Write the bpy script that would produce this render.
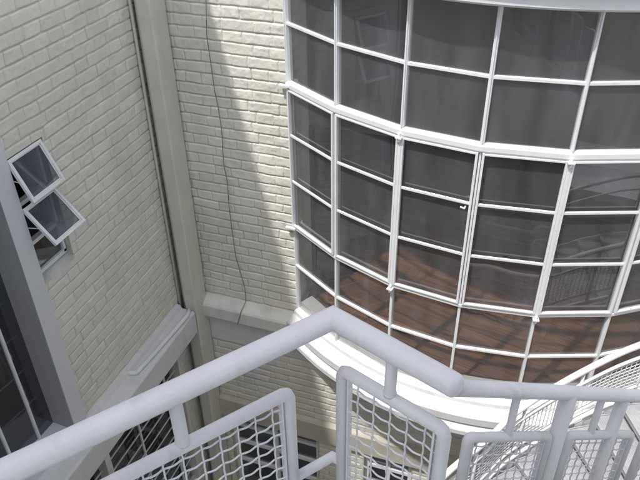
import bpy, bmesh, math, random
import numpy as np
from mathutils import Vector, Matrix

for o in list(bpy.data.objects): bpy.data.objects.remove(o)
SC = bpy.context.scene
COL = SC.collection
rnd = random.Random(7)

# ---------------------------------------------------------------- camera
# eye is the world origin; z = 0 is eye level, the court floor is 8.4 m below
PITCH, ROLL, YAW = math.radians(35.05), math.radians(-0.833), math.radians(19.994)
fwd = Vector((-math.sin(YAW)*math.cos(PITCH), math.cos(YAW)*math.cos(PITCH), -math.sin(PITCH)))
rt = Vector((math.cos(YAW), math.sin(YAW), 0)); up = rt.cross(fwd)
rt2 = math.cos(ROLL)*rt + math.sin(ROLL)*up; up2 = -math.sin(ROLL)*rt + math.cos(ROLL)*up
cd = bpy.data.cameras.new('camera'); cam = bpy.data.objects.new('camera', cd); COL.objects.link(cam)
cam.matrix_world = Matrix(((rt2.x, up2.x, -fwd.x, 0), (rt2.y, up2.y, -fwd.y, 0), (rt2.z, up2.z, -fwd.z, 0), (0, 0, 0, 1)))
cd.sensor_width = 36; cd.lens = 36*682.44/640; cd.clip_start = .03; cd.clip_end = 500
SC.camera = cam
# ---------------------------------------------------------------- light
SUN = Vector((-.215, -.45, 1)).normalized()
W = bpy.data.worlds.new('World'); SC.world = W; W.use_nodes = True
nt = W.node_tree; nt.nodes.clear()
sky = nt.nodes.new('ShaderNodeTexSky'); sky.sky_type = 'NISHITA'; sky.sun_disc = False
sky.sun_elevation = math.asin(SUN.z); sky.sun_rotation = math.atan2(SUN.x, SUN.y) % (2*math.pi)
sky.dust_density = 2.5
bg = nt.nodes.new('ShaderNodeBackground'); bg.inputs[1].default_value = .15
wo = nt.nodes.new('ShaderNodeOutputWorld')
hz = nt.nodes.new('ShaderNodeHueSaturation'); hz.inputs['Saturation'].default_value = .55   # thin high haze
nt.links.new(sky.outputs[0], hz.inputs['Color']); nt.links.new(hz.outputs[0], bg.inputs[0]); nt.links.new(bg.outputs[0], wo.inputs[0])
sl = bpy.data.lights.new('sun', 'SUN'); sl.energy = 2.0; sl.angle = math.radians(1.1); sl.color = (1, .975, .94)
so = bpy.data.objects.new('sun', sl); COL.objects.link(so); so.rotation_euler = SUN.to_track_quat('Z', 'Y').to_euler()
SC.view_settings.view_transform = 'Standard'; SC.view_settings.look = 'None'
SC.view_settings.exposure = .84; SC.view_settings.gamma = 1; SC.view_settings.use_curve_mapping = False
SC.render.engine = 'CYCLES'
SC.cycles.max_bounces = 10; SC.cycles.diffuse_bounces = 5; SC.cycles.transparent_max_bounces = 16

# ---------------------------------------------------------------- materials
def node(nt, t, **kw):
    n = nt.nodes.new('ShaderNode'+t)
    for k, v in kw.items(): setattr(n, k, v)
    return n
def mat(name, col, rough=.6, spec=.4, var=.08, vscale=6., bump=0., bscale=40., metal=0., col2=None, dirt=None):
    m = bpy.data.materials.new(name); m.use_nodes = True; t = m.node_tree; t.nodes.clear()
    out = node(t, 'OutputMaterial'); p = node(t, 'BsdfPrincipled'); t.links.new(p.outputs[0], out.inputs[0])
    tc = node(t, 'TexCoord'); n1 = node(t, 'TexNoise'); n1.inputs['Scale'].default_value = vscale; n1.inputs['Detail'].default_value = 6
    n1.inputs['Roughness'].default_value = .6
    t.links.new(tc.outputs['Object'], n1.inputs['Vector'])
    cr = node(t, 'ValToRGB'); cr.color_ramp.elements[0].position = .3; cr.color_ramp.elements[1].position = .7
    c2 = col2 or tuple(c*(1-2*var) for c in col)
    cr.color_ramp.elements[0].color = (*c2, 1); cr.color_ramp.elements[1].color = (*col, 1)
    t.links.new(n1.outputs[0], cr.inputs[0]); last = cr.outputs[0]
    if dirt:   # grime in irregular streaks: (colour, scale, threshold, strength)
        dc, ds, th, st = dirt
        n2 = node(t, 'TexNoise'); n2.inputs['Scale'].default_value = ds; n2.inputs['Detail'].default_value = 8; n2.inputs['Distortion'].default_value = .6
        mp = node(t, 'Mapping'); mp.inputs['Scale'].default_value = (1, 1, .25); mp.inputs['Location'].default_value = (3.1, 7.7, 1.3)
        t.links.new(tc.outputs['Object'], mp.inputs[0]); t.links.new(mp.outputs[0], n2.inputs['Vector'])
        mr = node(t, 'MapRange'); mr.inputs[1].default_value = th; mr.inputs[2].default_value = th+.22; mr.inputs[4].default_value = st
        t.links.new(n2.outputs[0], mr.inputs[0])
        mx = node(t, 'Mix', data_type='RGBA'); mx.inputs[7].default_value = (*dc, 1)
        t.links.new(mr.outputs[0], mx.inputs[0]); t.links.new(last, mx.inputs[6]); last = mx.outputs[2]
    t.links.new(last, p.inputs['Base Color'])
    p.inputs['Roughness'].default_value = rough; p.inputs['Specular IOR Level'].default_value = spec; p.inputs['Metallic'].default_value = metal
    if bump:
        n3 = node(t, 'TexNoise'); n3.inputs['Scale'].default_value = bscale; n3.inputs['Detail'].default_value = 5
        t.links.new(tc.outputs['Object'], n3.inputs['Vector'])
        b = node(t, 'Bump'); b.inputs['Strength'].default_value = bump; b.inputs['Distance'].default_value = .004
        t.links.new(n3.outputs[0], b.inputs['Height']); t.links.new(b.outputs[0], p.inputs['Normal'])
    return m
def glassmat(name, tint=(.75, .76, .76), k=1.7, film=.0, filmcol=(.5, .5, .5)):
    m = bpy.data.materials.new(name); m.use_nodes = True; t = m.node_tree; t.nodes.clear()
    out = node(t, 'OutputMaterial'); tr = node(t, 'BsdfTransparent'); tr.inputs[0].default_value = (*tint, 1)
    gl = node(t, 'BsdfGlossy'); gl.inputs['Roughness'].default_value = .015; gl.inputs['Color'].default_value = (.95, .97, 1, 1)
    tc = node(t, 'TexCoord'); n = node(t, 'TexNoise'); n.inputs['Scale'].default_value = 1.6; n.inputs['Detail'].default_value = 1
    t.links.new(tc.outputs['Object'], n.inputs['Vector'])
    bp = node(t, 'Bump'); bp.inputs['Strength'].default_value = .12; bp.inputs['Distance'].default_value = .03
    t.links.new(n.outputs[0], bp.inputs['Height']); t.links.new(bp.outputs[0], gl.inputs['Normal'])
    lw = node(t, 'LayerWeight'); lw.inputs[0].default_value = .5
    pw = node(t, 'Math', operation='POWER'); pw.inputs[1].default_value = 5; t.links.new(lw.outputs['Facing'], pw.inputs[0])
    ma = node(t, 'Math', operation='MULTIPLY_ADD'); ma.inputs[1].default_value = .96; ma.inputs[2].default_value = .04; t.links.new(pw.outputs[0], ma.inputs[0])
    mu = node(t, 'Math', operation='MULTIPLY', use_clamp=True); mu.inputs[1].default_value = k
    t.links.new(ma.outputs[0], mu.inputs[0])
    base = tr.outputs[0]
    if film:   # uneven diffuse film: dust, plus a painted grey veil of reflections
        df = node(t, 'BsdfDiffuse'); df.inputs[0].default_value = (*filmcol, 1)
        n2 = node(t, 'TexNoise'); n2.inputs['Scale'].default_value = 3.; n2.inputs['Detail'].default_value = 7
        mp = node(t, 'Mapping'); mp.inputs['Scale'].default_value = (2.5, 2.5, .5)
        t.links.new(tc.outputs['Object'], mp.inputs[0]); t.links.new(mp.outputs[0], n2.inputs['Vector'])
        mr = node(t, 'MapRange'); mr.inputs[1].default_value = .3; mr.inputs[2].default_value = .75
        mr.inputs[3].default_value = film*.6; mr.inputs[4].default_value = film*1.5
        t.links.new(n2.outputs[0], mr.inputs[0])
        m1 = node(t, 'MixShader'); t.links.new(mr.outputs[0], m1.inputs[0]); t.links.new(base, m1.inputs[1]); t.links.new(df.outputs[0], m1.inputs[2]); base = m1.outputs[0]
    ms = node(t, 'MixShader'); t.links.new(mu.outputs[0], ms.inputs[0]); t.links.new(base, ms.inputs[1]); t.links.new(gl.outputs[0], ms.inputs[2])
    t.links.new(ms.outputs[0], out.inputs[0]); return m
def floormat():
    m = bpy.data.materials.new('wood_floor'); m.use_nodes = True; t = m.node_tree; t.nodes.clear()
    out = node(t, 'OutputMaterial'); p = node(t, 'BsdfPrincipled'); t.links.new(p.outputs[0], out.inputs[0])
    tc = node(t, 'TexCoord'); mp = node(t, 'Mapping'); mp.inputs['Rotation'].default_value = (0, 0, math.radians(12))
    t.links.new(tc.outputs['Object'], mp.inputs[0])
    br = node(t, 'TexBrick'); br.inputs['Scale'].default_value = 1; br.inputs['Brick Width'].default_value = 1.3; br.inputs['Row Height'].default_value = .11
    br.inputs['Mortar Size'].default_value = .002; br.inputs['Color1'].default_value = (.29, .15, .09, 1); br.inputs['Color2'].default_value = (.18, .09, .055, 1)
    br.inputs['Mortar'].default_value = (.03, .015, .01, 1); t.links.new(mp.outputs[0], br.inputs[0])
    n = node(t, 'TexNoise'); n.inputs['Scale'].default_value = 5; n.inputs['Detail'].default_value = 8
    m2 = node(t, 'Mapping'); m2.inputs['Scale'].default_value = (1, 12, 1); t.links.new(mp.outputs[0], m2.inputs[0]); t.links.new(m2.outputs[0], n.inputs['Vector'])
    mx = node(t, 'Mix', data_type='RGBA', blend_type='MULTIPLY'); mx.inputs[0].default_value = .8
    cr = node(t, 'ValToRGB'); cr.color_ramp.elements[0].position = .3; cr.color_ramp.elements[0].color = (.45, .4, .38, 1); cr.color_ramp.elements[1].position = .65
    t.links.new(n.outputs[0], cr.inputs[0]); t.links.new(br.outputs[0], mx.inputs[6]); t.links.new(cr.outputs[0], mx.inputs[7])
    t.links.new(mx.outputs[2], p.inputs['Base Color']); p.inputs['Roughness'].default_value = .28
    return m
def coarse_brick():
    m = bpy.data.materials.new('painted_brick_coarse'); m.use_nodes = True; t = m.node_tree; t.nodes.clear()
    out = node(t, 'OutputMaterial'); p = node(t, 'BsdfPrincipled'); t.links.new(p.outputs[0], out.inputs[0])
    tc = node(t, 'TexCoord'); sx = node(t, 'SeparateXYZ'); t.links.new(tc.outputs['Object'], sx.inputs[0])
    ad = node(t, 'Math', operation='ADD'); t.links.new(sx.outputs[0], ad.inputs[0]); t.links.new(sx.outputs[1], ad.inputs[1])
    cx = node(t, 'CombineXYZ'); t.links.new(ad.outputs[0], cx.inputs[0]); t.links.new(sx.outputs[2], cx.inputs[1])
    br = node(t, 'TexBrick'); br.inputs['Scale'].default_value = 1; br.inputs['Brick Width'].default_value = .232; br.inputs['Row Height'].default_value = .085
    br.inputs['Mortar Size'].default_value = .006; br.inputs['Mortar Smooth'].default_value = .4
    t.links.new(cx.outputs[0], br.inputs[0])
    n = node(t, 'TexNoise'); n.inputs['Scale'].default_value = 5
    cr = node(t, 'ValToRGB'); cr.color_ramp.elements[0].color = (.60, .59, .53, 1); cr.color_ramp.elements[1].color = (.74, .73, .67, 1)
    t.links.new(n.outputs[0], cr.inputs[0]); t.links.new(cr.outputs[0], p.inputs['Base Color'])
    b = node(t, 'Bump', invert=True); b.inputs['Distance'].default_value = .008; t.links.new(br.outputs['Fac'], b.inputs['Height']); t.links.new(b.outputs[0], p.inputs['Normal'])
    p.inputs['Roughness'].default_value = .7; return m
M = dict(
    brick=mat('painted_brick', (.78, .762, .68), .62, .35, .05, 2.2, .35, 60, dirt=((.42, .41, .34), 1.7, .52, .35)),
    brick2=coarse_brick(),
    plaster=mat('grey_plaster', (.72, .725, .73), .7, .3, .05, 3, .25, 50, dirt=((.4, .4, .38), 3, .55, .4)),
    ledge=mat('ledge_paint', (.75, .745, .71), .65, .3, .06, 4, .3, 40, dirt=((.36, .36, .32), 4, .5, .5)),
    sillw=mat('white_sill_paint', (.72, .725, .73), .5, .4, .03, 4, .2, 30, dirt=((.45, .44, .40), 6, .54, .6)),
    reveal=mat('grey_window_surround', (.68, .69, .72), .6, .35, .03, 3, .2, 40),
    jamb=mat('dark_grey_jamb', (.38, .385, .40), .6, .35, .05, 4, .2, 40),
    beige=mat('beige_lintel', (.56, .53, .45), .65, .3, .1, 5, .3, 35),
    steel=mat('white_window_paint', (.78, .79, .80), .35, .5, .03, 9, .15, 70, dirt=((.5, .48, .44), 9, .62, .5)),
    rail=mat('lavender_white_rail_paint', (.70, .695, .70), .38, .5, .04, 14, .3, 90, dirt=((.42, .40, .38), 16, .60, .6)),
    wire=mat('wire_mesh_paint', (.76, .76, .78), .45, .5, .08, 30),
    stair=mat('stair_paint', (.78, .78, .79), .4, .5, .04, 10, .2, 60),
    pipe=mat('downpipe_paint', (.68, .665, .59), .5, .4, .05, 5, .2, 40, dirt=((.42, .41, .36), 3, .52, .4)),
    conduit=mat('conduit_paint', (.68, .67, .61), .5, .4, .08, 6),
    tread=mat('galvanised_tread', (.42, .425, .44), .45, .5, .12, 12, .3, 60),
    cable=mat('cable_sheath', (.2, .2, .19), .6, .3, .05, 10),
    glass=glassmat('bay_glass', (.82, .82, .81), 1.8, .135, (.44, .465, .49)),
    dglass=glassmat('tinted_glass', (.5, .51, .53), 2.0, .05, (.4, .42, .46)),
    sglass=glassmat('dusty_sash_glass', (.35, .36, .38), 1.6, .45, (.17, .18, .22)),
    floor=floormat(),
    inwall=mat('interior_wall', (.74, .73, .71), .8, .2, .04, 2),
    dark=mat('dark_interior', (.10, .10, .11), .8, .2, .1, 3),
    skirt=mat('skirting', (.05, .035, .03), .5, .4, .1, 6),
    ground=mat('court_paving', (.38, .38, .37), .8, .3, .12, 4, .4, 20),
    blind=mat('curtain', (.36, .355, .34), .9, .1, .05, 5),
)
def brick_attr(m):
    t = m.node_tree; p = [n for n in t.nodes if n.type == 'BSDF_PRINCIPLED'][0]; src = p.inputs['Base Color'].links[0].from_socket
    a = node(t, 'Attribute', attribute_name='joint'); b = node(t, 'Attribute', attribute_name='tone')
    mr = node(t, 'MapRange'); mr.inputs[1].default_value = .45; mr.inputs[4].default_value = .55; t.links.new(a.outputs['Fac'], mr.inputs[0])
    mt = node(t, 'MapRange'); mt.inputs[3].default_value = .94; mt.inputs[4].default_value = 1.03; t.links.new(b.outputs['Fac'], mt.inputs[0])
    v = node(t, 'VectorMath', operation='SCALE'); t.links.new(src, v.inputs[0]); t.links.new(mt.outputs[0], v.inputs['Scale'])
    mx = node(t, 'Mix', data_type='RGBA'); mx.inputs[7].default_value = (.33, .31, .26, 1)  # grimy joint colour, darkened to deepen the shadow in the joints
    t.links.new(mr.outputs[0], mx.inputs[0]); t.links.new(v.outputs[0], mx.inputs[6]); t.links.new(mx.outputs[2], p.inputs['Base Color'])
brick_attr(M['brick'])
# ---------------------------------------------------------------- helpers
def tag(o, label=None, cat=None, group=None, kind=None):
    if label: o['label'] = label
    if cat: o['category'] = cat
    if group: o['group'] = group
    if kind: o['kind'] = kind
    return o
def thing(name, loc, label, cat, group=None):
    o = bpy.data.objects.new(name, None); COL.objects.link(o); o.location = loc; o.empty_display_size = .1
    return tag(o, label, cat, group)
class MB:
    def __init__(s): s.v = []; s.f = []; s.sm = []
    def add(s, vs, fs, smooth=False):
        b = len(s.v); s.v += [tuple(v) for v in vs]; s.f += [tuple(b+i for i in f) for f in fs]; s.sm += [smooth]*len(fs); return s
    def box(s, x0, x1, y0, y1, z0, z1):
        return s.obox((x0, y0, z0), (x1-x0, 0, 0), (0, y1-y0, 0), (0, 0, z1-z0))
    def obox(s, o, a, b, c):
        o, a, b, c = map(Vector, (o, a, b, c))
        vs = [o, o+a, o+a+b, o+b, o+c, o+a+c, o+a+b+c, o+b+c]
        return s.add(vs, [(0, 3, 2, 1), (4, 5, 6, 7), (0, 1, 5, 4), (1, 2, 6, 5), (2, 3, 7, 6), (3, 0, 4, 7)])
    def bar(s, p, q, w, h, outn):
        """box along p->q, w across, h along outn (centred)"""
        p, q, n = Vector(p), Vector(q), Vector(outn).normalized(); d = (q-p).normalized(); a = d.cross(n).normalized()
        n = a.cross(d).normalized()
        return s.obox(p-a*w/2-n*h/2, q-p, a*w, n*h)
    def tube(s, pts, r, n=12, cap=True, smooth=True):
        P = [Vector(p) for p in pts]; rings = []; t0 = (P[1]-P[0]).normalized()
        ref = Vector((0, 0, 1)) if abs(t0.z) < .9 else Vector((1, 0, 0)); u = t0.cross(ref).normalized()
        for i, p in enumerate(P):
            a = (P[i]-P[i-1]).normalized() if i else (P[1]-P[0]).normalized()
            b = (P[i+1]-P[i]).normalized() if i < len(P)-1 else a
            t = (a+b).normalized(); u = (u-t*u.dot(t)).normalized(); w = t.cross(u)
            k = 1/max(.35, math.sqrt(max(0, (1+a.dot(b))/2)))
            bis = (b-a); bis = (bis-t*bis.dot(t))
            ring = []
            for j in range(n):
                o = (u*math.cos(2*math.pi*j/n)+w*math.sin(2*math.pi*j/n))*r
                if bis.length > 1e-6: bn = bis.normalized(); o = o+bn*o.dot(bn)*(k-1)
                ring.append(p+o)
            rings.append(ring)
        vs = [v for r_ in rings for v in r_]; fs = []
        for i in range(len(P)-1):
            for j in range(n): a = i*n+j; b = i*n+(j+1) % n; fs.append((a, b, b+n, a+n))
        if cap: fs += [tuple(range(n))[::-1], tuple(range((len(P)-1)*n, len(P)*n))]
        return s.add(vs, fs, smooth)
    def extrude_profile(s, path, prof, closed=False):
        """path: list of (x,y,nx,ny) ; prof: list of (offset along n, z). sweeps the closed profile"""
        m = len(prof); vs = []; fs = []
        for (x, y, nx, ny) in path:
            for (o, z) in prof: vs.append((x+nx*o, y+ny*o, z))
        for i in range(len(path)-1):
            for j in range(m): a = i*m+j; b = i*m+(j+1) % m; fs.append((a, a+m, b+m, b))
        fs += [tuple(range(m)), tuple(range((len(path)-1)*m, len(path)*m))[::-1]]
        return s.add(vs, fs)
    def build(s, name, m, parent=None, bevel=0):
        me = bpy.data.meshes.new(name); me.from_pydata(s.v, [], s.f); me.materials.append(m)
        me.polygons.foreach_set('use_smooth', s.sm)
        bm = bmesh.new(); bm.from_mesh(me); bmesh.ops.recalc_face_normals(bm, faces=bm.faces); bm.to_mesh(me); bm.free()
        o = bpy.data.objects.new(name, me); COL.objects.link(o)
        if parent: o.parent = parent; o.matrix_parent_inverse = Matrix.Translation(-Vector(parent.matrix_basis.translation)) if parent.type == 'EMPTY' else Matrix.Identity(4)
        if bevel:
            b = o.modifiers.new('b', 'BEVEL'); b.width = bevel; b.segments = 2; b.limit_method = 'ANGLE'
        return o
def struct(name, mb, m): return tag(mb.build(name, m), kind='structure')

# ---- painted brickwork as a real relief (height field) -------------------
def vnoise(u, v, cell, seed):
    r = np.random.RandomState(seed); T = r.rand(97, 89)
    a = u/cell+1000; b = v/cell+1000; i = np.floor(a).astype(int); j = np.floor(b).astype(int); fa = a-i; fb = b-j
    fa = fa*fa*(3-2*fa); fb = fb*fb*(3-2*fb)
    g = lambda x, y: T[x % 97, y % 89]
    return (g(i, j)*(1-fa)+g(i+1, j)*fa)*(1-fb)+(g(i, j+1)*(1-fa)+g(i+1, j+1)*fa)*fb-.5
def brick_h(u, v, seed, depth=.0105):
    P = .385; C = .0872
    vv = v+.010*vnoise(u, v, .35, seed)+.006*vnoise(u, v, .09, seed+1)+.004*vnoise(u, v, .04, seed+4)
    uu = u+.012*vnoise(u, v, .16, seed+2)+.009*vnoise(u, v, .05, seed+3)
    row = np.floor(vv/C).astype(int); fv = vv-row*C
    r = np.random.RandomState(seed+9); ro = r.rand(4096)*.05; off = (row % 2)*P/2+ro[row % 4096]
    k = (uu+off)/P; cell = np.floor(k).astype(int); fu = (k-cell)*P
    split = .248+.03*(r.rand(4096)[(cell*7+row*13) % 4096]-.5)
    du = np.minimum(np.minimum(fu, P-fu), np.abs(fu-split)); dv = np.minimum(fv, C-fv)
    second = (fu > split).astype(int); bid = (cell*31+row*57+second*17) % 4096
    fill = r.rand(4096)
    # vertical joints are often filled with paint, bed joints seldom
    jv = .35+.65*fill[bid]; w = .0075
    sv = 1-np.clip((du-.0012)/w, 0, 1); sh = 1-np.clip((dv-.0018)/w, 0, 1)
    sv = sv*sv*(3-2*sv); sh = sh*sh*(3-2*sh)
    j = np.maximum(sv*jv, sh*(.95+.4*vnoise(u, v, .2, seed+5)))
    t1 = (r.rand(4096)[bid]-.5)*.004; tx = (r.rand(4096)[bid]-.5)*.02; ty = (r.rand(4096)[bid]-.35)*.026
    face = t1+tx*(fu-np.where(second, split+.055, split/2))+ty*(fv-C/2)
    h = -depth*j+face*(1-j)
    h += .002*vnoise(u, v, .024, seed+12)*(1-.5*j)
    h += .0045*vnoise(u, v, .05, seed+6)+.0016*vnoise(u, v, .014, seed+7)+.006*vnoise(u, v, .6, seed+8)
    tone = r.rand(4096)[bid]
    return h, np.clip(j, 0, 1), tone
def brick_patch(origin, ax, nrm, u0, u1, v0, v1, res, holes=(), seed=1):
    """grid in plane (ax horizontal, z up) displaced along nrm; returns verts, faces"""
    nu = int(round((u1-u0)/res))+1; nv = int(round((v1-v0)/res))+1
    uu = np.linspace(u0, u1, nu); vv = np.linspace(v0, v1, nv); U, V = np.meshgrid(uu, vv, indexing='ij')
    h, jj, tone = brick_h(U, V, seed)
    P = np.array(origin)[None, None]+U[..., None]*np.array(ax)+V[..., None]*np.array((0, 0, 1))+h[..., None]*np.array(nrm)
    i = np.arange(nu-1)[:, None]; j = np.arange(nv-1)[None]; a = (i*nv+j)
    F = np.stack([a, a+nv, a+nv+1, a+1], -1).reshape(-1, 4)
    cu = ((U[:-1, :-1]+U[1:, 1:])/2).ravel(); cv = ((V[:-1, :-1]+V[1:, 1:])/2).ravel(); keep = np.ones(len(F), bool)
    for (a0, a1, b0, b1) in holes: keep &= ~((cu > a0) & (cu < a1) & (cv > b0) & (cv < b1))
    return P.reshape(-1, 3), F[keep], jj.ravel(), tone.ravel()
def grid_obj(name, patches, m, parent):
    V = []; F = []; b = 0
    for v, f, _, _ in patches: V.append(v); F.append(f+b); b += len(v)
    JJ = np.concatenate([p[2] for p in patches]).astype(np.float32); TT = np.concatenate([p[3] for p in patches]).astype(np.float32)
    V = np.concatenate(V).astype(np.float32); F = np.concatenate(F).astype(np.int32)
    me = bpy.data.meshes.new(name); me.vertices.add(len(V)); me.vertices.foreach_set('co', V.ravel())
    me.loops.add(F.size); me.loops.foreach_set('vertex_index', F.ravel())
    me.polygons.add(len(F)); me.polygons.foreach_set('loop_start', np.arange(0, F.size, 4, dtype=np.int32))
    me.polygons.foreach_set('use_smooth', np.ones(len(F), bool)); me.update()
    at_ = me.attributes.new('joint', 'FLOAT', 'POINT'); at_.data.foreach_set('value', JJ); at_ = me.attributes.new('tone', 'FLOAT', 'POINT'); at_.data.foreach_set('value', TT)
    me.materials.append(m); o = bpy.data.objects.new(name, me); COL.objects.link(o); o.parent = parent
    o.matrix_parent_inverse = Matrix.Translation(-Vector(parent.location)); return o

GZ = -8.4           # court floor
XL = -2.923         # left wall plane
YB = 4.35           # bay wall plane
TOPL = .93          # parapet of the left wing: its shadow crosses the bay wall

# ================================================================ SETTING
g = MB(); g.box(-40, 40, -40, 40, GZ-.3, GZ); struct('ground', g, M['ground'])

# interiors (seen through the glass)
f = MB(); f.box(-5, 5, 4.62, 7.5, -4.2, -4.05)
# floor inside the bow itself
BAY = [(-1.80, 4.36), (-1.338, 4.065), (-.84, 3.87), (-.335, 3.805), (.175, 3.865), (.66, 4.04), (1.14, 4.36)]
bf = [(x, y) for x, y in BAY]+[(1.14, 4.62), (-1.80, 4.62)]
cxm, cym = -.33, 4.5
bf = [(cxm+(x-cxm)*.985, cym+(y-cym)*.985 if y < 4.6 else 4.62) for x, y in bf]
n = len(bf); f.add([(x, y, -4.05) for x, y in bf]+[(x, y, -4.2) for x, y in bf], [tuple(range(n)), tuple(range(n, 2*n))[::-1]]+[(i, (i+1) % n, (i+1) % n+n, i+n) for i in range(n)])
struct('room_floor', f, M['floor'])
w = MB()
w.box(-5, 5, 7.5, 7.65, -4.2, -.6); w.box(-5.15, -5, 4.62, 7.65, -4.2, -.6); w.box(5, 5.15, 4.62, 7.65, -4.2, -.6)
w.box(-5.15, 5.15, 4.62, 7.65, -.6, -.45)
struct('room_walls', w, M['inwall'])
w = MB(); w.box(-5, 5, 7.47, 7.498, -4.048, -3.82); struct('room_skirting', w, M['skirt'])
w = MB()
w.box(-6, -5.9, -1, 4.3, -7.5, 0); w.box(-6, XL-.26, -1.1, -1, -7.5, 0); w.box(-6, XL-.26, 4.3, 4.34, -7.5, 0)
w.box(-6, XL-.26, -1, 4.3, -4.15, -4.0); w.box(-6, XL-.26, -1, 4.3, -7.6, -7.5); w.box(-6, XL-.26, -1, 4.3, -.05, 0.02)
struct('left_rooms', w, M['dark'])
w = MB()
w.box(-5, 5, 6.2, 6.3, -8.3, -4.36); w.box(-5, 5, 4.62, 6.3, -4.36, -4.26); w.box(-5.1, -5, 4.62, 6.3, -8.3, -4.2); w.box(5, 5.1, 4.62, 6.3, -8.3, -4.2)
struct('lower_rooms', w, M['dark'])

# ================================================================ LEFT WALL
LW = thing('brick_wall', (XL, 2, GZ), 'shaded cream painted brick side wall on the left with a grey ledge and open casement', 'wall')
# u = y, v = z
SWY0, SWY1, SWZ0, SWZ1 = 2.71, 3.022, -2.782, -1.882     # small window opening
NWY0, NWY1, NWZ0, NWZ1 = .35, 2.563, -4.104, -1.1         # near window opening
GWY0, GWY1, GWZ0, GWZ1 = .9, 4.02, -6.6, -4.60           # grille window opening
holes = [(SWY0, SWY1, SWZ0, SWZ1), (NWY0, NWY1+.135, NWZ0-.2, NWZ1+.1)]
pt = [brick_patch((XL, 0, 0), (0, 1, 0), (1, 0, 0), 2.35, YB-.002, -4.13, -.6, .0055, holes, 11)]
pt += [brick_patch((XL, 0, 0), (0, 1, 0), (1, 0, 0), GWY1-.001, YB-.002, -6.6, -4.45, .01, [], 12)]
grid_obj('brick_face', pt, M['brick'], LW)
b = MB(); t0, t1 = XL-.26, XL-.012
b.box(t0, t1, YB-.012, YB+.0, -8.4, TOPL)   # end closure behind the corner
b.box(t0, t1, SWY1+.006, YB-.013, -4.14, TOPL-.01); b.box(t0, t1, SWY0-.04, SWY1+.006, SWZ1+.006, TOPL-.01); b.box(t0, t1, NWY1+.021, SWY1+.006, -4.14, SWZ0-.006)
b.box(t0, t1, NWY1+.02, SWY0, SWZ0, SWZ1)
b.box(t0, t1, -3, NWY1+.02, NWZ1, TOPL-.01); b.box(t0, t1, -3, NWY0, -4.14, NWZ1)
b.box(t0, t1, -3, YB-.013, GWZ1, -4.14); b.box(t0, t1, GWY1, YB-.013, -8.4, GWZ1); b.box(t0, t1, -3, GWY0, -8.4, GWZ1); b.box(t0, t1, GWY0, GWY1, -8.4, GWZ0)
b.build('wall_core', M['brick2'], LW)
b = MB(); b.box(XL-.013, XL, -3, 2.35, NWZ1+.1, -.6); b.box(XL-.013, XL, -3, YB-.005, -.6, TOPL); b.box(XL-.013, XL, -3, NWY0-.12, -4.14, NWZ1+.1); b.build('upper_brickwork', M['brick2'], LW)
b = MB(); b.box(XL-.3, XL+.03, -3, YB, TOPL, TOPL+.04); b.build('coping', M['ledge'], LW)
# string course
def lpath(y0, y1): return [(XL, y0, 1, 0), (XL, y1, 1, 0)]
b = MB(); b.extrude_profile(lpath(-3, 4.115), [(-.02, -4.108), (.035, -4.114), (.055, -4.15), (.165, -4.158), (.18, -4.175), (.18, -4.41), (.165, -4.43), (-.02, -4.45)])
b.build('ledge', M['plaster'], LW, .006)
b = MB(); b.box(XL-.01, XL+.02, -3, 4.02, -4.60, -4.452); b.build('lintel_band', M['plaster'], LW)

# near recessed window
NW = MB()
s = XL+.012
NW.box(XL-.01, s, NWY1, NWY1+.135, -4.106, NWZ1+.12); NW.box(XL-.01, s, NWY0, NWY1, NWZ1, NWZ1+.12); NW.box(XL-.01, s, NWY0-.12, NWY0, -4.106, NWZ1+.12)
nw = NW.build('window', M['reveal'], LW); tag(nw, 'tall recessed window in a plain grey surround')
b = MB(); b.box(XL-.30, s-.002, NWY1-.004, NWY1+.02, -4.106, NWZ1+.02); b.box(XL-.258, s-.002, NWY0-.02, NWY0+.004, -4.106, NWZ1+.02); b.box(XL-.258, s-.002, NWY0+.004, NWY1-.004, NWZ1-.004, NWZ1+.02)
b.build('jamb', M['jamb'], nw)
b = MB()
# glass line bows gently inwards away from the far jamb
GL = [(-3.11, 2.56), (-3.118, 2.40), (-3.15, 2.155), (-3.20, 1.90), (-3.24, 1.64), (-3.26, 1.38), (-3.26, 1.12), (-3.24, .86), (-3.2, .6), (-3.15, .352)]
vs = [(x-.06, y, -4.085) for x, y in GL]+[(XL+.02, y, -4.106) for x, y in GL]; k = len(GL)
vs += [(x, y, z-.1) for x, y, z in vs]
fs = [(i, i+1, i+1+k, i+k) for i in range(k-1)]+[(i+2*k, i+1+2*k, i+1+3*k, i+3*k) for i in range(k-1)]+[(i+k, i+1+k, i+1+3*k, i+3*k) for i in range(k-1)]
b.add(vs, fs); b.build('sill', M['reveal'], nw)
b = MB()
for i, (x, y) in enumerate(GL[1:-1]): b.box(x-.012, x+.016, y-.009, y+.009, -4.10, NWZ1)
b.build('glazing_bar', M['steel'], nw)
b = MB()
for i in range(k-1): b.add([(GL[i][0], GL[i][1], -4.095), (GL[i+1][0], GL[i+1][1], -4.095), (GL[i+1][0], GL[i+1][1], NWZ1), (GL[i][0], GL[i][1], NWZ1)], [(0, 1, 2, 3)])
b.build('pane', M['dglass'], nw)
b = MB()
for q in range(9):
    z = -3.80+q*.3
    for i in range(k-1): b.bar((GL[i][0]-.05, GL[i][1], z), (GL[i+1][0]-.05, GL[i+1][1], z), .008, .008, (0, 0, 1))
b.build('inner_bar', M['jamb'], nw)

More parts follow.
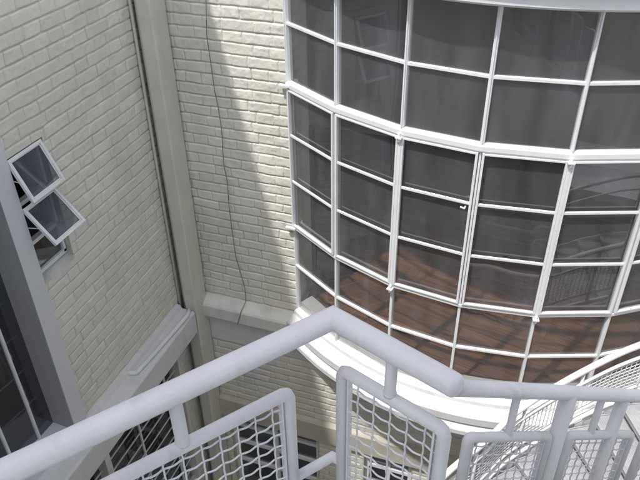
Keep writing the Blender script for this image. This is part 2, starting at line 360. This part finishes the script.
# small window with two top hung sashes open
b = MB(); fx0, fx1 = XL-.15, XL-.11
b.box(XL-.2, XL-.002, SWY1, SWY1+.012, SWZ0, SWZ1); b.box(XL-.2, XL-.002, SWY0-.012, SWY0, SWZ0, SWZ1)
b.box(XL-.2, XL-.002, SWY0, SWY1, SWZ1, SWZ1+.012)
sw = b.build('window', M['brick2'], LW); tag(sw, 'small window with two top hung sashes propped open')
b = MB(); b.add([(XL-.08, SWY0, SWZ0+.012), (XL-.08, SWY1, SWZ0+.012), (XL+.004, SWY1, SWZ0-.004), (XL+.004, SWY0, SWZ0-.004), (XL-.08, SWY0, SWZ0-.03), (XL-.08, SWY1, SWZ0-.03), (XL+.004, SWY1, SWZ0-.03), (XL+.004, SWY0, SWZ0-.03)],
    [(0, 1, 2, 3), (4, 7, 6, 5), (3, 2, 6, 7), (0, 3, 7, 4), (1, 5, 6, 2), (0, 4, 5, 1)]); b.build('sill', M['ledge'], sw); b = MB(); b.box(XL-.30, XL-.082, SWY0-.02, SWY1+.02, SWZ0-.02, SWZ0+.004); b.box(XL-.30, XL-.262, SWY0-.3, SWY1+.3, SWZ0+.01, SWZ0+.3); b.build('inner_sill', M['dark'], sw)
b = MB()
fy0, fy1 = SWY0+.0, SWY1-.01
for z in (-1.894, -2.222, -2.515, -2.745): b.box(fx0+.07, fx1+.07, fy0, fy1, z-.014, z+.014)
b.box(fx0+.07, fx1+.07, fy0, fy0+.022, -2.75, -1.89); b.box(fx0+.07, fx1+.07, fy1-.022, fy1, -2.75, -1.89)
b.build('frame', M['steel'], sw)
b = MB(); b.add([(fx0+.09, fy0+.02, -2.74), (fx0+.09, fy1-.02, -2.74), (fx0+.09, fy1-.02, -2.52), (fx0+.09, fy0+.02, -2.52)], [(0, 1, 2, 3)]); b.build('pane', M['dglass'], sw)
def sash(ztop, xt, xb, zb):
    """outward opening sash: top edge at (xt, ztop), bottom edge at (xb, zb)"""
    T0 = Vector((xt, SWY0-.01, ztop)); dn = Vector((xb-xt, 0, zb-ztop)); L = dn.length; dn.normalize(); y = Vector((0, 1, 0)); n = y.cross(dn).normalized()
    if n.x < 0: n = -n
    Wd = .302; fw = .019; b = MB()
    for a0, a1, c0, c1 in ((0, Wd, 0, fw), (0, Wd, L-fw, L), (0, fw, fw, L-fw), (Wd-fw, Wd, fw, L-fw)):
        b.obox(T0+y*a0+dn*c0, y*(a1-a0), dn*(c1-c0), n*.022)
    for a0, a1, c0, c1 in ((fw, Wd-fw, fw, fw+.008), (fw, Wd-fw, L-fw-.008, L-fw), (fw, fw+.008, fw, L-fw), (Wd-fw-.008, Wd-fw, fw, L-fw)):
        b.obox(T0+y*a0+dn*c0+n*.004, y*(a1-a0), dn*(c1-c0), n*.01)
    # stay arms
    for a in (.0, Wd-.006):
        b.tube([T0+y*(a+.003)+dn*(L*.5), Vector((xt-.02, T0.y+a+.003, T0.z-L*.45))], .003, 6)
    sh = b.build('sash', M['steel'], sw, .002)
    g = MB(); c = T0+n*.009; g.add([c+y*fw+dn*fw, c+y*(Wd-fw)+dn*fw, c+y*(Wd-fw)+dn*(L-fw), c+y*fw+dn*(L-fw)], [(0, 1, 2, 3)])
    return sh, g
for a in ((-1.893, XL-.012, XL+.10, -2.16), (-2.232, XL-.005, XL+.183, -2.458)):
    sh, g = sash(*a)
    me = g.build('pane', M['sglass'], sh)

# ground floor window behind a security grille, under the ledge
b = MB()
b.box(XL-.09, XL-.002, GWY1-.05, GWY1, GWZ0, GWZ1); b.box(XL-.09, XL-.002, GWY0, GWY0+.05, GWZ0, GWZ1); b.box(XL-.09, XL-.002, GWY0+.05, GWY1-.05, GWZ1-.05, GWZ1)
b.box(XL-.09, XL+.004, 2.75, 2.815, GWZ0, GWZ1-.05)
b.box(XL-.09, XL-.002, GWY0+.05, GWY1-.05, GWZ0, GWZ0+.05)
gw = b.build('window', M['ledge'], LW); tag(gw, 'dark ground floor window behind a barred security grille')
b = MB(); b.add([(XL-.17, GWY0, GWZ0), (XL-.17, GWY1, GWZ0), (XL-.17, GWY1, GWZ1), (XL-.17, GWY0, GWZ1)], [(0, 1, 2, 3)]); b.build('pane', M['dglass'], gw)
b = MB(); z = GWZ1-.12
while z > GWZ0+.06:
    b.bar((XL-.06, GWY0+.05, z), (XL-.06, GWY1-.05, z), .010, .010, (1, 0, 0)); z -= .15
for y in (1.35, 1.85, 2.3, 3.3, 3.78): b.box(XL-.066, XL-.05, y-.009, y+.009, GWZ0+.05, GWZ1-.05)
b.build('grille', M['steel'], gw)

# ================================================================ BAY WALL
BW = thing('brick_wall', (0, YB, GZ), 'cream painted brick wall facing the stairs, half in sun, carrying the bow window', 'wall')
ox0, ox1, oz0, oz1 = -1.80, 1.14, -4.06, -.95       # opening behind the bay
W1 = (-2.66, -1.635, -7.2, -5.79); W2 = (-1.135, -.63, -7.2, -5.79); W3 = (1.15, 1.9, -7.2, -4.72); W4 = (-.1, .9, -7.2, -5.79)
pt = [brick_patch((0, YB, 0), (1, 0, 0), (0, -1, 0), XL, -1.80, -4.14, -.2, .0055, [], 21),
      brick_patch((0, YB, 0), (1, 0, 0), (0, -1, 0), XL, 1.5, -5.52, -4.66, .0085, [W3], 22),
      brick_patch((0, YB, 0), (1, 0, 0), (0, -1, 0), XL, 1.5, -7.0, -5.76, .0085, [W1, W2, W3, W4], 23)]
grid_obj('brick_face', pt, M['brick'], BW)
b = MB(); y0, y1 = YB+.012, YB+.27
b.box(-5, ox0, y0, y1, -4.2, 1.4); b.box(ox1, 6, y0, y1, -4.2, 1.4); b.box(ox0, ox1, y0, y1, oz1, 1.4); b.box(ox0, ox1, y0, y1, -4.2, -4.06)
b.box(-5, 6, y0, y1, -4.72, -4.2)
xs = [-5, W1[0], W1[1], W2[0], W2[1], W4[0], W4[1], W3[0]]
for i in range(0, 8, 2): b.box(xs[i], xs[i+1], y0, y1, -8.4, -4.72)
for q in (W1, W2, W4): b.box(q[0], q[1], y0, y1, q[3], -4.72); b.box(q[0], q[1], y0, y1, -8.4, q[2])
b.box(W3[0], W3[1], y0, y1, -8.4, W3[2]); b.box(W3[1], 6, y0, y1, -8.4, -4.72)
b.build('wall_core', M['brick2'], BW)
b = MB(); b.box(XL, ox0, YB-.004, y0, -.2, 1.4); b.box(ox0, ox1, YB-.004, y0, -.5, 1.4); b.box(ox1, 6, YB-.004, y0, -4.14, 1.4); b.box(1.5, W3[0]+.0, YB-.004, y0, -5.5, -4.7) if W3[0] > 1.5 else None
b.box(W3[1], 6, YB-.004, y0, -8.4, -4.7)
b.build('upper_brickwork', M['brick2'], BW)
b = MB(); b.box(ox0-.02, ox0+.0, y0-.0, y1+.1, -4.05, -.96); b.box(ox1, ox1+.02, y0, y1+.1, -4.05, -.96); b.build('reveal', M['plaster'], BW)
def bpath(x0, x1): return [(x0, YB, 0, -1), (x1, YB, 0, -1)]
prof = [(-.02, -4.11), (.012, -4.118), (.088, -4.172), (.10, -4.19), (.10, -4.315), (.086, -4.335), (-.02, -4.345)]
b = MB(); b.extrude_profile(bpath(XL, -1.76), prof); b.extrude_profile(bpath(1.10, 6), prof); b.build('ledge', M['ledge'], BW, .006)
b = MB(); b.box(XL, 6, YB-.012, YB+.02, -4.675, -4.34); b.build('fascia_band', M['plaster'], BW, .004)
b = MB(); b.extrude_profile(bpath(XL, 1.14), [(-.02, -5.49), (.035, -5.505), (.05, -5.52), (.05, -5.77), (.04, -5.78), (-.02, -5.785)])
for i in range(15):
    pass
b.build('lintel_band', M['beige'], BW, .004)
def lower_window(q, rows):
    x0, x1, z0, z1 = q; b = MB(); ya, yb = YB+.05, YB+.1
    b.box(x0, x0+.045, ya, yb, z0, z1); b.box(x1-.045, x1, ya, yb, z0, z1); b.box(x0+.045, x1-.045, ya, yb, z1-.035, z1); b.box(x0+.045, x1-.045, ya, yb, z0, z0+.05)
    for z in rows: b.box(x0+.045, x1-.045, ya+.002, yb-.002, z-.02, z+.02)
    m = x0+(x1-x0)/2; b.box(m-.02, m+.02, ya+.004, yb-.004, z0+.05, z1-.035)
    w = b.build('window', M['steel'], BW)
    p = MB(); p.add([(x0, yb-.02, z0), (x1, yb-.02, z0), (x1, yb-.02, z1), (x0, yb-.02, z1)], [(0, 1, 2, 3)]); p.build('pane', M['dglass'], w)
    r = MB()
    for xx in (x0-.009, x1-.003): r.box(xx, xx+.012, YB-.001, YB+.27, z0, z1)
    r.build('reveal', M['beige'], w); return w
lower_window(W1, (-6.0, -6.28, -6.6)); lower_window(W2, (-6.05, -6.35, -6.7)); lower_window(W3, (-5.3, -5.9, -6.5)); lower_window(W4, (-6.05, -6.35))

# ================================================================ BOW WINDOW
BY = thing('bow_window', (-.33, 3.95, -4.25), 'big curved white steel bow window with many panes and a bright rounded sill', 'window')
CX, CY = -.326, 5.905
def out2(x, y): v = Vector((x-CX, y-CY)); v.normalize(); return v
Z = [-4.05, -3.56, -3.155, -2.712, -2.312, -1.915, -1.472, -1.05]      # row lines; 2 = middle rail, 5 = heavy transom
OUT = [out2(x, y) for x, y in BAY]
def pnt(i, z, o=0.): return Vector((BAY[i][0]+OUT[i].x*o, BAY[i][1]+OUT[i].y*o, z))
# arc path for sill and cornice: smooth curve through the polygon corners
def arc(extra=0., n=48):
    P = [Vector(p) for p in BAY]; res = []
    # fit by Catmull-Rom
    Q = [P[0]*2-P[1]]+P+[P[-1]*2-P[-2]]
    for i in range(1, len(Q)-2):
        for k in range(8):
            t = k/8; a, b_, c, d = Q[i-1], Q[i], Q[i+1], Q[i+2]
            res.append(.5*((2*b_)+(c-a)*t+(2*a-5*b_+4*c-d)*t*t+(3*b_-a-3*c+d)*t**3))
    res.append(P[-1]); return res
A = arc(); path = []
for i, p in enumerate(A):
    t = (A[min(i+1, len(A)-1)]-A[max(i-1, 0)]).normalized(); nn = Vector((t.y, -t.x)); path.append((p.x, p.y, nn.x, nn.y))
# ends: make normals face -y-ish so mouldings die into the wall
b = MB(); b.extrude_profile(path, [(-.02, -4.035), (.0, -4.04), (.05, -4.055), (.058, -4.085), (.072, -4.095), (.13, -4.135), (.14, -4.15), (.14, -4.215), (.13, -4.23), (-.1, -4.23), (-.1, -4.06), (-.02, -4.06)])
b.build('sill', M['sillw'], BY)
b = MB(); b.extrude_profile(path, [(-.02, -3.99), (-.15, -3.99), (-.15, -4.045), (-.021, -4.045)]); b.build('inner_sill', M['plaster'], BY)
b = MB(); b.extrude_profile(path, [(-.09, -4.233), (.10, -4.233), (.11, -4.25), (.16, -4.265), (.168, -4.28), (.168, -4.32), (.155, -4.335), (.10, -4.34), (.06, -4.40), (.05, -4.48), (-.09, -4.485)])
b.build('sill_moulding', M['plaster'], BY)
cap = MB(); poly = [(x+nx*.04, y+ny*.04) for x, y, nx, ny in path]; n = len(poly)
cap.add([(x, y, -4.487) for x, y in poly]+[(x, y, -4.25) for x, y in poly], [tuple(range(n)), tuple(range(n, 2*n))[::-1]]+[(i, (i+1) % n, (i+1) % n+n, i+n) for i in range(n)])
cap.build('soffit', M['plaster'], BY)
b = MB(); b.extrude_profile(path, [(-.1, -1.055), (.10, -1.055), (.12, -1.04), (.12, -.96), (.16, -.94), (.16, -.52), (-.1, -.52)])
b.build('cornice', M['sillw'], BY)
cap = MB(); poly = [(x+nx*.1, y+ny*.1) for x, y, nx, ny in path]; cap.add([(x, y, -.518) for x, y in poly]+[(x, y, -.6) for x, y in poly], [tuple(range(n)), tuple(range(n, 2*n))[::-1]]+[(i, (i+1) % n, (i+1) % n+n, i+n) for i in range(n)])
cap.build('roof', M['plaster'], BY)
# mullions
for i in range(7):
    o3 = Vector((OUT[i].x, OUT[i].y, 0)); t3 = Vector((-o3.y, o3.x, 0))
    b = MB()
    wu = .022 if i not in (3,) else .027
    b.bar(pnt(i, Z[5]+.03), pnt(i, Z[7]), wu, .045, o3)          # upper lights
    b.bar(pnt(i, Z[5]+.03, .026), pnt(i, Z[7], .026), .009, .012, o3)
    b.bar(pnt(i, Z[0]), pnt(i, Z[2]-.02), .020, .04, o3)         # lower lights
    b.bar(pnt(i, Z[2]-.02), pnt(i, Z[5]+.03), .014, .05, o3)
    b.build('mullion', M['steel'], BY, .003)
    if i % 2 == 0 and 0 < i:   # hinge post with pins
        b = MB(); b.bar(pnt(i, Z[2]-.03, .034), pnt(i, Z[5]+.0, .034), .024, .014, o3)
        for z in (Z[2]-.015, Z[5]-.03): b.tube([pnt(i, z-.03, .05), pnt(i, z+.03, .05)], .010, 8); b.obox(pnt(i, z-.008, .03)-t3*.022, t3*.044, o3*.035, Vector((0, 0, .014)))
        b.build('hinge_post', M['steel'], BY, .003)
    if i == 0:
        b = MB()
        for z in (Z[2], Z[5]-.0): b.obox(pnt(0, z-.012, .0)+Vector((-.07, -.03, 0)), (.09, 0, 0), (0, -.03, 0), (0, 0, .02))
        b.build('bracket', M['steel'], BY, .003)
# continuous rails
for (k, h, dpt, o, nm) in ((5, .036, .055, .012, 'transom'), (2, .024, .045, .008, 'middle_rail')):
    b = MB()
    for i in range(6):
        on = Vector(((OUT[i].x+OUT[i+1].x)/2, (OUT[i].y+OUT[i+1].y)/2, 0))
        b.bar(pnt(i, Z[k], o)-(pnt(i+1, 0)-pnt(i, 0)).normalized()*.004, pnt(i+1, Z[k], o)+(pnt(i+1, 0)-pnt(i, 0)).normalized()*.004, dpt, h, (0, 0, 1))
        if k == 5:
            b.bar(pnt(i, Z[k]+.023, o-.006), pnt(i+1, Z[k]+.023, o-.006), dpt*.55, .010, (0, 0, 1))
            b.bar(pnt(i, Z[k]-.025, o-.002), pnt(i+1, Z[k]-.025, o-.002), dpt*.8, .008, (0, 0, 1))
        else: b.bar(pnt(i, Z[k]-.018, o-.008), pnt(i+1, Z[k]-.018, o-.008), dpt*.6, .009, (0, 0, 1))
    b.build(nm, M['steel'], BY, .003)
def light(i, z0, z1, bars, sect, inset):
    """glass and bars of one column of one section"""
    p, q = pnt(i, 0), pnt(i+1, 0); d = (q-p).normalized(); nrm = Vector((d.y, -d.x, 0))
    g = MB(); g.add([p+Vector((0, 0, z0)), q+Vector((0, 0, z0)), q+Vector((0, 0, z1)), p+Vector((0, 0, z1))], [(0, 1, 2, 3)])
    if sect == 'casement':
        a, c = p+d*.008+nrm*.020, q-d*.008+nrm*.020; fw = .015; dz = Vector((0, 0, 1)); f = MB()
        f.obox(a+dz*(z0+.022), d*fw, nrm*.022, dz*(z1-z0-.050)); f.obox(c-d*fw+dz*(z0+.022), d*fw, nrm*.022, dz*(z1-z0-.050))
        f.obox(a+d*fw+dz*(z0+.022), (c-a)-d*2*fw, nrm*.021, dz*.013); f.obox(a+d*fw+dz*(z1-.043), (c-a)-d*2*fw, nrm*.021, dz*.013)
        for z in bars: f.obox(a+d*fw+dz*(z-.009), (c-a)-d*2*fw, nrm*.014, dz*.018)
        o = f.build('casement', M['steel'], BY, .002); g.build('pane', M['glass'], o)
        if i == 2:   # small latch handle beside the meeting stiles
            h = MB(); hz = Z[4]-.02; h.tube([c-d*.035+nrm*.02+dz*hz, c-d*.035+nrm*.05+dz*hz, c-d*.06+nrm*.055+dz*(hz+.01)], .006, 8); h.build('latch', M['steel'], o)
    else:
        f = MB()
        for z in bars: f.bar(p+nrm*.008+Vector((0, 0, z)), q+nrm*.008+Vector((0, 0, z)), .024, .019, (0, 0, 1))
        o = f.build('glazing_bar', M['steel'], BY, .002); g.build('pane', M['glass'], BY)
for i in range(6):
    light(i, Z[0], Z[2], [Z[1]], 'low', 0); light(i, Z[2], Z[5], [Z[3], Z[4]], 'casement', 0); light(i, Z[5], Z[7], [Z[6]], 'up', 0)

# ================================================================ PIPES AND CABLES
b = thing('downpipe', (-2.66, 4.2, GZ), 'square cream metal downpipe running down the brick corner', 'pipe')
m = MB(); m.box(-2.85, -2.733, 4.13, 4.335, GZ+.1, 1.39); m.build('pipe', M['pipe'], b, .012)
for z in (-1.05, -5.2):
    m = MB(); m.box(-2.856, -2.727, 4.124, 4.337, z-.03, z+.03)
    m.build('collar', M['pipe'], b, .004)
m = MB(); m.tube([(-2.876, 4.20, GZ+.05), (-2.876, 4.20, 1.3)], .025, 10); c = m.build('conduit', M['conduit']); tag(c, 'thicker of the two thin grey conduits beside the square downpipe', 'conduit', 'thin conduits in the brick corner')
m = MB(); m.tube([(-2.905, 4.14, -4.45), (-2.907, 4.145, -2.6), (-2.905, 4.15, -1.3), (-2.907, 4.155, TOPL)], .012, 8); c = m.build('conduit', M['conduit']); tag(c, 'thinner conduit on the left brick wall, ending at the ledge', 'conduit', 'thin conduits in the brick corner')
m = MB(); m.tube([(-2.79, 4.10, -4.137), (-2.765, 4.02, -4.137), (-2.785, 3.68, -4.137), (-2.81, 3.36, -4.137), (-2.82, 3.25, -4.137), (-2.86, 3.23, -4.137), (-2.90, 3.225, -4.13)], .020, 10); c = m.build('ledge_pipe', M['steel']); tag(c, 'short bent white pipe lying on the ledge of the left wall', 'pipe')
pts = [(-2.41, -.1), (-2.415, -.9), (-2.399, -1.366), (-2.424, -1.61), (-2.417, -1.758), (-2.407, -2.037), (-2.391, -2.166), (-2.382, -2.368), (-2.396, -2.646), (-2.378, -2.858), (-2.388, -3.06), (-2.383, -3.279), (-2.373, -3.587)]
m = MB(); m.tube([(x, YB-.022, z) for x, z in pts]+[(-2.335, YB-.022, -3.80), (-2.312, YB-.022, -3.93), (-2.315, YB-.022, -4.09), (-2.335, YB-.105, -4.16), (-2.345, YB-.112, -4.21), (-2.375, YB-.112, -4.31), (-2.385, YB-.10, -4.335)], .0032, 6)
c = m.build('cable', M['cable']); tag(c, 'thin dark loose cable hanging crookedly down the sunlit brick wall', 'cable')

# ================================================================ RAILINGS
def mesh_panel(P, Q, top, hgt, spac, wr, skew=None, r=.0125, seg=8):
    """woven wire panel between vertical planes through P, Q. top edge from P to Q (3D), hgt downwards. returns frame MB and wire MB"""
    P, Q = Vector(P), Vector(Q); dn = Vector((0, 0, -1)); d = Q-P; L = d.length; du = d.normalized()
    nrm = Vector((d.y, -d.x, 0)).normalized()
    f = MB(); e = .012
    f.tube([P+dn*hgt, P+dn*e*1.2, P+dn*.004+du*.004, P+du*e, Q-du*e, Q-du*.004+dn*.004, Q+dn*e*1.2, Q+dn*hgt], r, 14)
    f.tube([P+dn*hgt, Q+dn*hgt], r, 14)
    w = MB(); k = int(L/spac); s = L/k
    for i in range(1, k):
        pts = []; n = max(2, int(hgt/(spac/4)))
        for j in range(n+1):
            h = hgt*j/n; pts.append(P+du*(s*i)+dn*h+nrm*(.0015*math.cos(2*math.pi*h/spac)))
        w.tube(pts, wr, 5, False)
    m = int(hgt/spac)
    for j in range(1, m):
        pts = []; n = max(2, int(L/(spac/seg)))
        for i in range(n+1):
            a = L*i/n; pts.append(P+du*a+dn*(spac*j+.0009*math.cos(2*math.pi*a/s))+nrm*(.0021*math.cos(2*math.pi*a/s+math.pi)))
        w.tube(pts, wr, 5, False)
    # clip edge angle that holds the wires
    for a in (P+du*(r+.004), Q-du*(r+.004)): w.bar(a+dn*.01, a+dn*(hgt-.01), .004, .012, nrm)
    return f, w
LR = thing('landing_railing', (-.29, .85, -1.65), 'near grey white tube railing with kinked handrail and woven wire panels', 'railing')
A0 = Vector((-1.35, -.62, -.8)); A1 = Vector((-.289, .854, -.8)); K = Vector((-.05, .763, -.8))
d1 = (A1-Vector((-.62, .40, -.8))).normalized(); A0 = A1-d1*1.9
S0 = Vector((-.076, 1.019, -1.071)); S1 = Vector((.377, 1.483, -1.419)); ds = (S1-S0).normalized()
S2 = S0+(S1-S0)*3.2
m = MB(); d2 = (K-A1).normalized(); m.tube([A0, A1, K-d2*.012], .0205, 24, False)
for k, (a_, r_) in enumerate(((0, .0205), (.006, .0195), (.011, .016), (.0135, .010), (.0142, .002))):   # rounded end
    pass
E_ = K-d2*.012; u_ = Vector((-d2.y, d2.x, 0)); w_ = Vector((0, 0, 1)); rr = [(0, .0205), (.006, .0195), (.011, .016), (.0135, .010), (.0142, .0015)]
vs = [E_+d2*a_+(u_*math.cos(t*math.pi/12)+w_*math.sin(t*math.pi/12))*r_ for a_, r_ in rr for t in range(24)]
m.add(vs, [(i*24+j, i*24+(j+1) % 24, (i+1)*24+(j+1) % 24, (i+1)*24+j) for i in range(4) for j in range(24)]+[tuple(range(96, 120))], True)
m.build('handrail', M['rail'], LR)
m = MB(); m.tube([K-d2*.014+Vector((0, .004, 0)), S0+Vector((0, .0, .0))], .016, 16); m.build('link_rail', M['rail'], LR)
n1 = Vector((d1.y, -d1.x, 0))
def panel(par, P, Q, hgt, spac=.033, r=.0125, wr=.0019):
    f, w = mesh_panel(P, Q, None, hgt, spac, wr, r=r); o = f.build('panel', M['rail'], par); w.build('wire_mesh', M['wire'], o)
pa1 = Vector((-.347, .774, -.926)); pa0 = pa1-d1*.56; H = .62
panel(LR, pa0, pa1, H); panel(LR, pa0-d1*.62, pa0-d1*.06, H)
pb0, pb1 = Vector((-.267, .846, -.913)), Vector((-.064, .769, -.913))
panel(LR, pb0, pb1, H)
def stub(par, top, bot, r=.0115):
    m = MB(); bot = bot+Vector((0, 0, .013)); m.tube([top, top+(bot-top)*.97, bot], r, 14)
    for q_, s_ in ((bot, 1),): m.tube([q_-Vector((0, 0, .002)), q_+Vector((0, 0, .0015)), q_+Vector((0, 0, .004))], r+.0016, 14); m.build('stub', M['rail'], par)
stub(LR, Vector((-.468, .609, -.81)), Vector((-.468, .609, -.93))); stub(LR, Vector((-.169, .8085, -.81)), Vector((-.169, .8085, -.915)), .0105)
stub(LR, Vector((-.80, .1525, -.81)), Vector((-.80, .1525, -.93)))
for za, zb, zc in ((-.252, -1.18, -.265), (-.55, -1.48, -.56)):
    m = MB(); m.tube([pa1+Vector((0, 0, za)), (-.29, .852, zb), pb0+Vector((0, 0, zc))], .0105, 12); m.build('link_rail', M['rail'], LR)
for p in (pa1, pb0, pb1, pa0):
    m = MB(); m.tube([p+Vector((0, 0, -H)), Vector((p.x, p.y, -1.65))], .0125, 12); m.build('foot_post', M['rail'], LR)

# landing we look from
ld = MB(); poly = [(A1.x, A1.y), (K.x, K.y), (.62, .2), (.62, -2.4), (-1.2, -2.4), (A0.x, A0.y-.4), (A0.x, A0.y)]
n = len(poly); ld.add([(x, y, -1.65) for x, y in poly]+[(x, y, -1.77) for x, y in poly], [tuple(range(n)), tuple(range(n, 2*n))[::-1]]+[(i, (i+1) % n, (i+1) % n+n, i+n) for i in range(n)])
o = ld.build('stair_landing', M['stair'], None, .005); tag(o, 'steel landing floor under the near kinked railing', 'landing')

# ---- descending flight beyond the near landing
def tread_mb(c0, ax, wid, nrm, dep, z):
    """bar grating tread. c0 = corner, ax along width, nrm going direction"""
    b = MB(); ax = Vector(ax); nrm = Vector(nrm); c = Vector((c0[0], c0[1], z)); up_ = Vector((0, 0, 1))
    b.obox(c, ax*wid, nrm*.012, up_*.035); b.obox(c+nrm*(dep-.012), ax*wid, nrm*.012, up_*.035)
    b.obox(c+nrm*.012, ax*.008, nrm*(dep-.024), up_*.035); b.obox(c+nrm*.012+ax*(wid-.008), ax*.008, nrm*(dep-.024), up_*.035)
    b.obox(c+nrm*.012+ax*.008+up_*.022, ax*(wid-.016), nrm*(dep-.024), up_*.006)
    for j in range(1, 14): b.obox(c+nrm*(.012+(dep-.024)*j/14-.003)+ax*.02+up_*.0275, ax*(wid-.04), nrm*.006, up_*.003)
    b.obox(c+up_*.034-nrm*.004, ax*wid, nrm*.022, up_*.004)
    return b
UF = thing('stair_flight', (S0.x, S0.y, -1.77), 'upper steel stair flight descending away behind the near railing, panels in shade', 'stairs')
m = MB(); m.tube([S0, S2], .0185, 18); m.build('handrail', M['rail'], UF)
dh = Vector((ds.x, ds.y, 0)).normalized(); slope = ds.z/Vector((ds.x, ds.y)).length; rn = Vector((dh.y, -dh.x, 0))
def on3(x, z): # point of the rail plane with given x
    t = (x-S0.x)/dh.x; return Vector((x, S0.y+dh.y*t, z))
def sloped_panel(par, P, Q, hgt): panel(par, P, Q, hgt)
sp = [(-.035, -1.262, .152, -1.405), (.208, -1.448, .395, -1.592), (.45, -1.634, .637, -1.778), (.70, -1.826, .88, -1.965), (.94, -2.01, 1.12, -2.15)]
for (xa, za, xb, zb) in sp: panel(UF, on3(xa, za), on3(xb, zb), .5)
for x, r in ((.175, .0205), (.328, .0165), (.57, .0165), (.81, .0165), (1.05, .0205)):
    zt = S0.z+slope*(x-S0.x)/dh.x; m = MB(); m.tube([on3(x, zt), on3(x, zt-.84)], r, 14); m.build('post', M['rail'], UF)
for x in (.053, .267, .50, .75):
    zt = S0.z+slope*(x-S0.x)/dh.x; stub(UF, on3(x, zt), on3(x, zt-.165), .0095)
zt0 = S0.z-.86; m = MB()
for off in (0, .84):
    p = S0+rn*off; m.obox((p.x, p.y, zt0-.09), (dh*1.75)+Vector((0, 0, slope*1.75)), rn*.012, (0, 0, .2))
m.build('stringer', M['stair'], UF)
for k in range(7):
    p = S0+dh*(.02+.235*k)+rn*.014; tread_mb(p, rn, .824, dh, .25, zt0-.02-.176*k).build('tread', M['tread'], UF)
TL = Vector((.92, 2.02)); m = MB()
p = S0+dh*1.76; zl = -3.16
m.obox((p.x, p.y, -3.2), dh*1.0, rn*.95, (0, 0, .08)); q = p-rn*1.25; 
o = m.build('turning_landing', M['stair'], UF)

# ---- lower flight, in the sun, close to the bow window
RP = [(-.62, 1.95, -3.96), (-.42, 2.33, -3.78), (-.192, 2.698, -3.615), (.008, 3.039-.12, -3.475), (.148, 3.12, -3.385), (.356, 3.31, -3.268), (.604, 3.475, -3.118), (.808, 3.579, -3.0), (1.15, 3.74, -2.86), (1.5, 3.9, -2.8)]
def sm(P, n=5):
    P = [Vector(p) for p in P]; Q = [P[0]*2-P[1]]+P+[P[-1]*2-P[-2]]; res = []
    for i in range(1, len(Q)-2):
        for k in range(n):
            t = k/n; a, b_, c, d = Q[i-1], Q[i], Q[i+1], Q[i+2]; res.append(.5*((2*b_)+(c-a)*t+(2*a-5*b_+4*c-d)*t*t+(3*b_-a-3*c+d)*t**3))
    res.append(P[-1]); return res
RS = sm(RP)
LF = thing('stair_flight', (.3, 3.2, -4.1), 'lower sunlit white curving stair flight with wire mesh side in front of the bow window', 'stairs')
def off(P, dz, s=0):
    r = []
    for i, p in enumerate(P):
        t = (P[min(i+1, len(P)-1)]-P[max(i-1, 0)]); t.z = 0; t.normalize(); r.append(p+Vector((t.y, -t.x, 0))*s+Vector((0, 0, dz)))
    return r
m = MB(); m.tube(RS, .021, 14); m.build('handrail', M['stair'], LF)
m = MB(); m.tube(off(RS, -.125), .0115, 10); m.tube(off(RS, -.405), .0115, 10); f = m.build('panel_rail', M['stair'], LF)
m = MB()
L = [0]
for i in range(1, len(RS)): L.append(L[-1]+(RS[i]-RS[i-1]).length)
def at(s):
    for i in range(1, len(RS)):
        if L[i] >= s: t = (s-L[i-1])/(L[i]-L[i-1]); return RS[i-1].lerp(RS[i], t)
    return RS[-1]
k = 0; s = .03
while s < L[-1]:
    p = at(s); m.tube([p+Vector((0, 0, -.125)), p+Vector((0, 0, -.405))], .0030, 5, False); s += .033
for j in range(1, 9): m.tube(off(RS, -.125-.0315*j), .0028, 5, False)
m.build('wire_mesh', M['stair'], f)
for s in (.3, .75, 1.2, 1.62, 2.05, 2.5, 2.9):
    p = at(s); m = MB(); m.tube([p, p+Vector((0, 0, -.62))], .011, 10); m.build('post', M['stair'], LF)
m = MB(); R1 = off(RS, -.495); m.tube(R1, .017, 10)
R2 = off(RS, -.54); R3 = off(RS, -.72)
for i in range(len(RS)-1): m.add([R2[i], R2[i+1], R3[i+1], R3[i]], [(0, 1, 2, 3)])
R4 = off(RS, -.54, .85); R5 = off(RS, -.72, .85)
for i in range(len(RS)-1): m.add([R4[i], R4[i+1], R5[i+1], R5[i]], [(0, 1, 2, 3)])
o = m.build('stringer', M['stair'], LF); q = o.modifiers.new('s', 'SOLIDIFY'); q.thickness = .008
s = .02
while s < L[-1]-.2:
    p = at(s); q = at(s+.2); t = q-p; z = (p.z+q.z)/2-.6; t.z = 0; t.normalize(); nn = Vector((t.y, -t.x, 0))
    tread_mb(p+nn*.015, nn, .82, t, .235, z).build('tread', M['tread'], LF); s += .2
m = MB(); R6 = off(RS, .02, .85); m.tube(R6, .017, 12); m.tube(off(RS, -.11, .85), .009, 8); m.build('inner_handrail', M['stair'], LF)

# ================================================================ THE REST OF THE COURT (behind the viewer) and an added shade slab above
o = MB().box(-6, 6, -3.4, -3.1, GZ, .3).build('brick_wall', M['brick2']); tag(o, 'plain cream brick wall closing the court opposite the bow window', 'wall')
o = MB().box(3.6, 3.9, -3.1, 4.34, GZ, .3).build('brick_wall', M['brick2']); tag(o, 'plain cream brick wall closing the court on the right', 'wall')
o = MB().box(-1.6, 2.2, -3.1, -.15, 2.15, 2.3).build('stair_landing', M['stair']); tag(o, 'unseen steel slab added overhead to shade the near railing', 'landing')  # added out of view, sized to shade the railing but not the bay
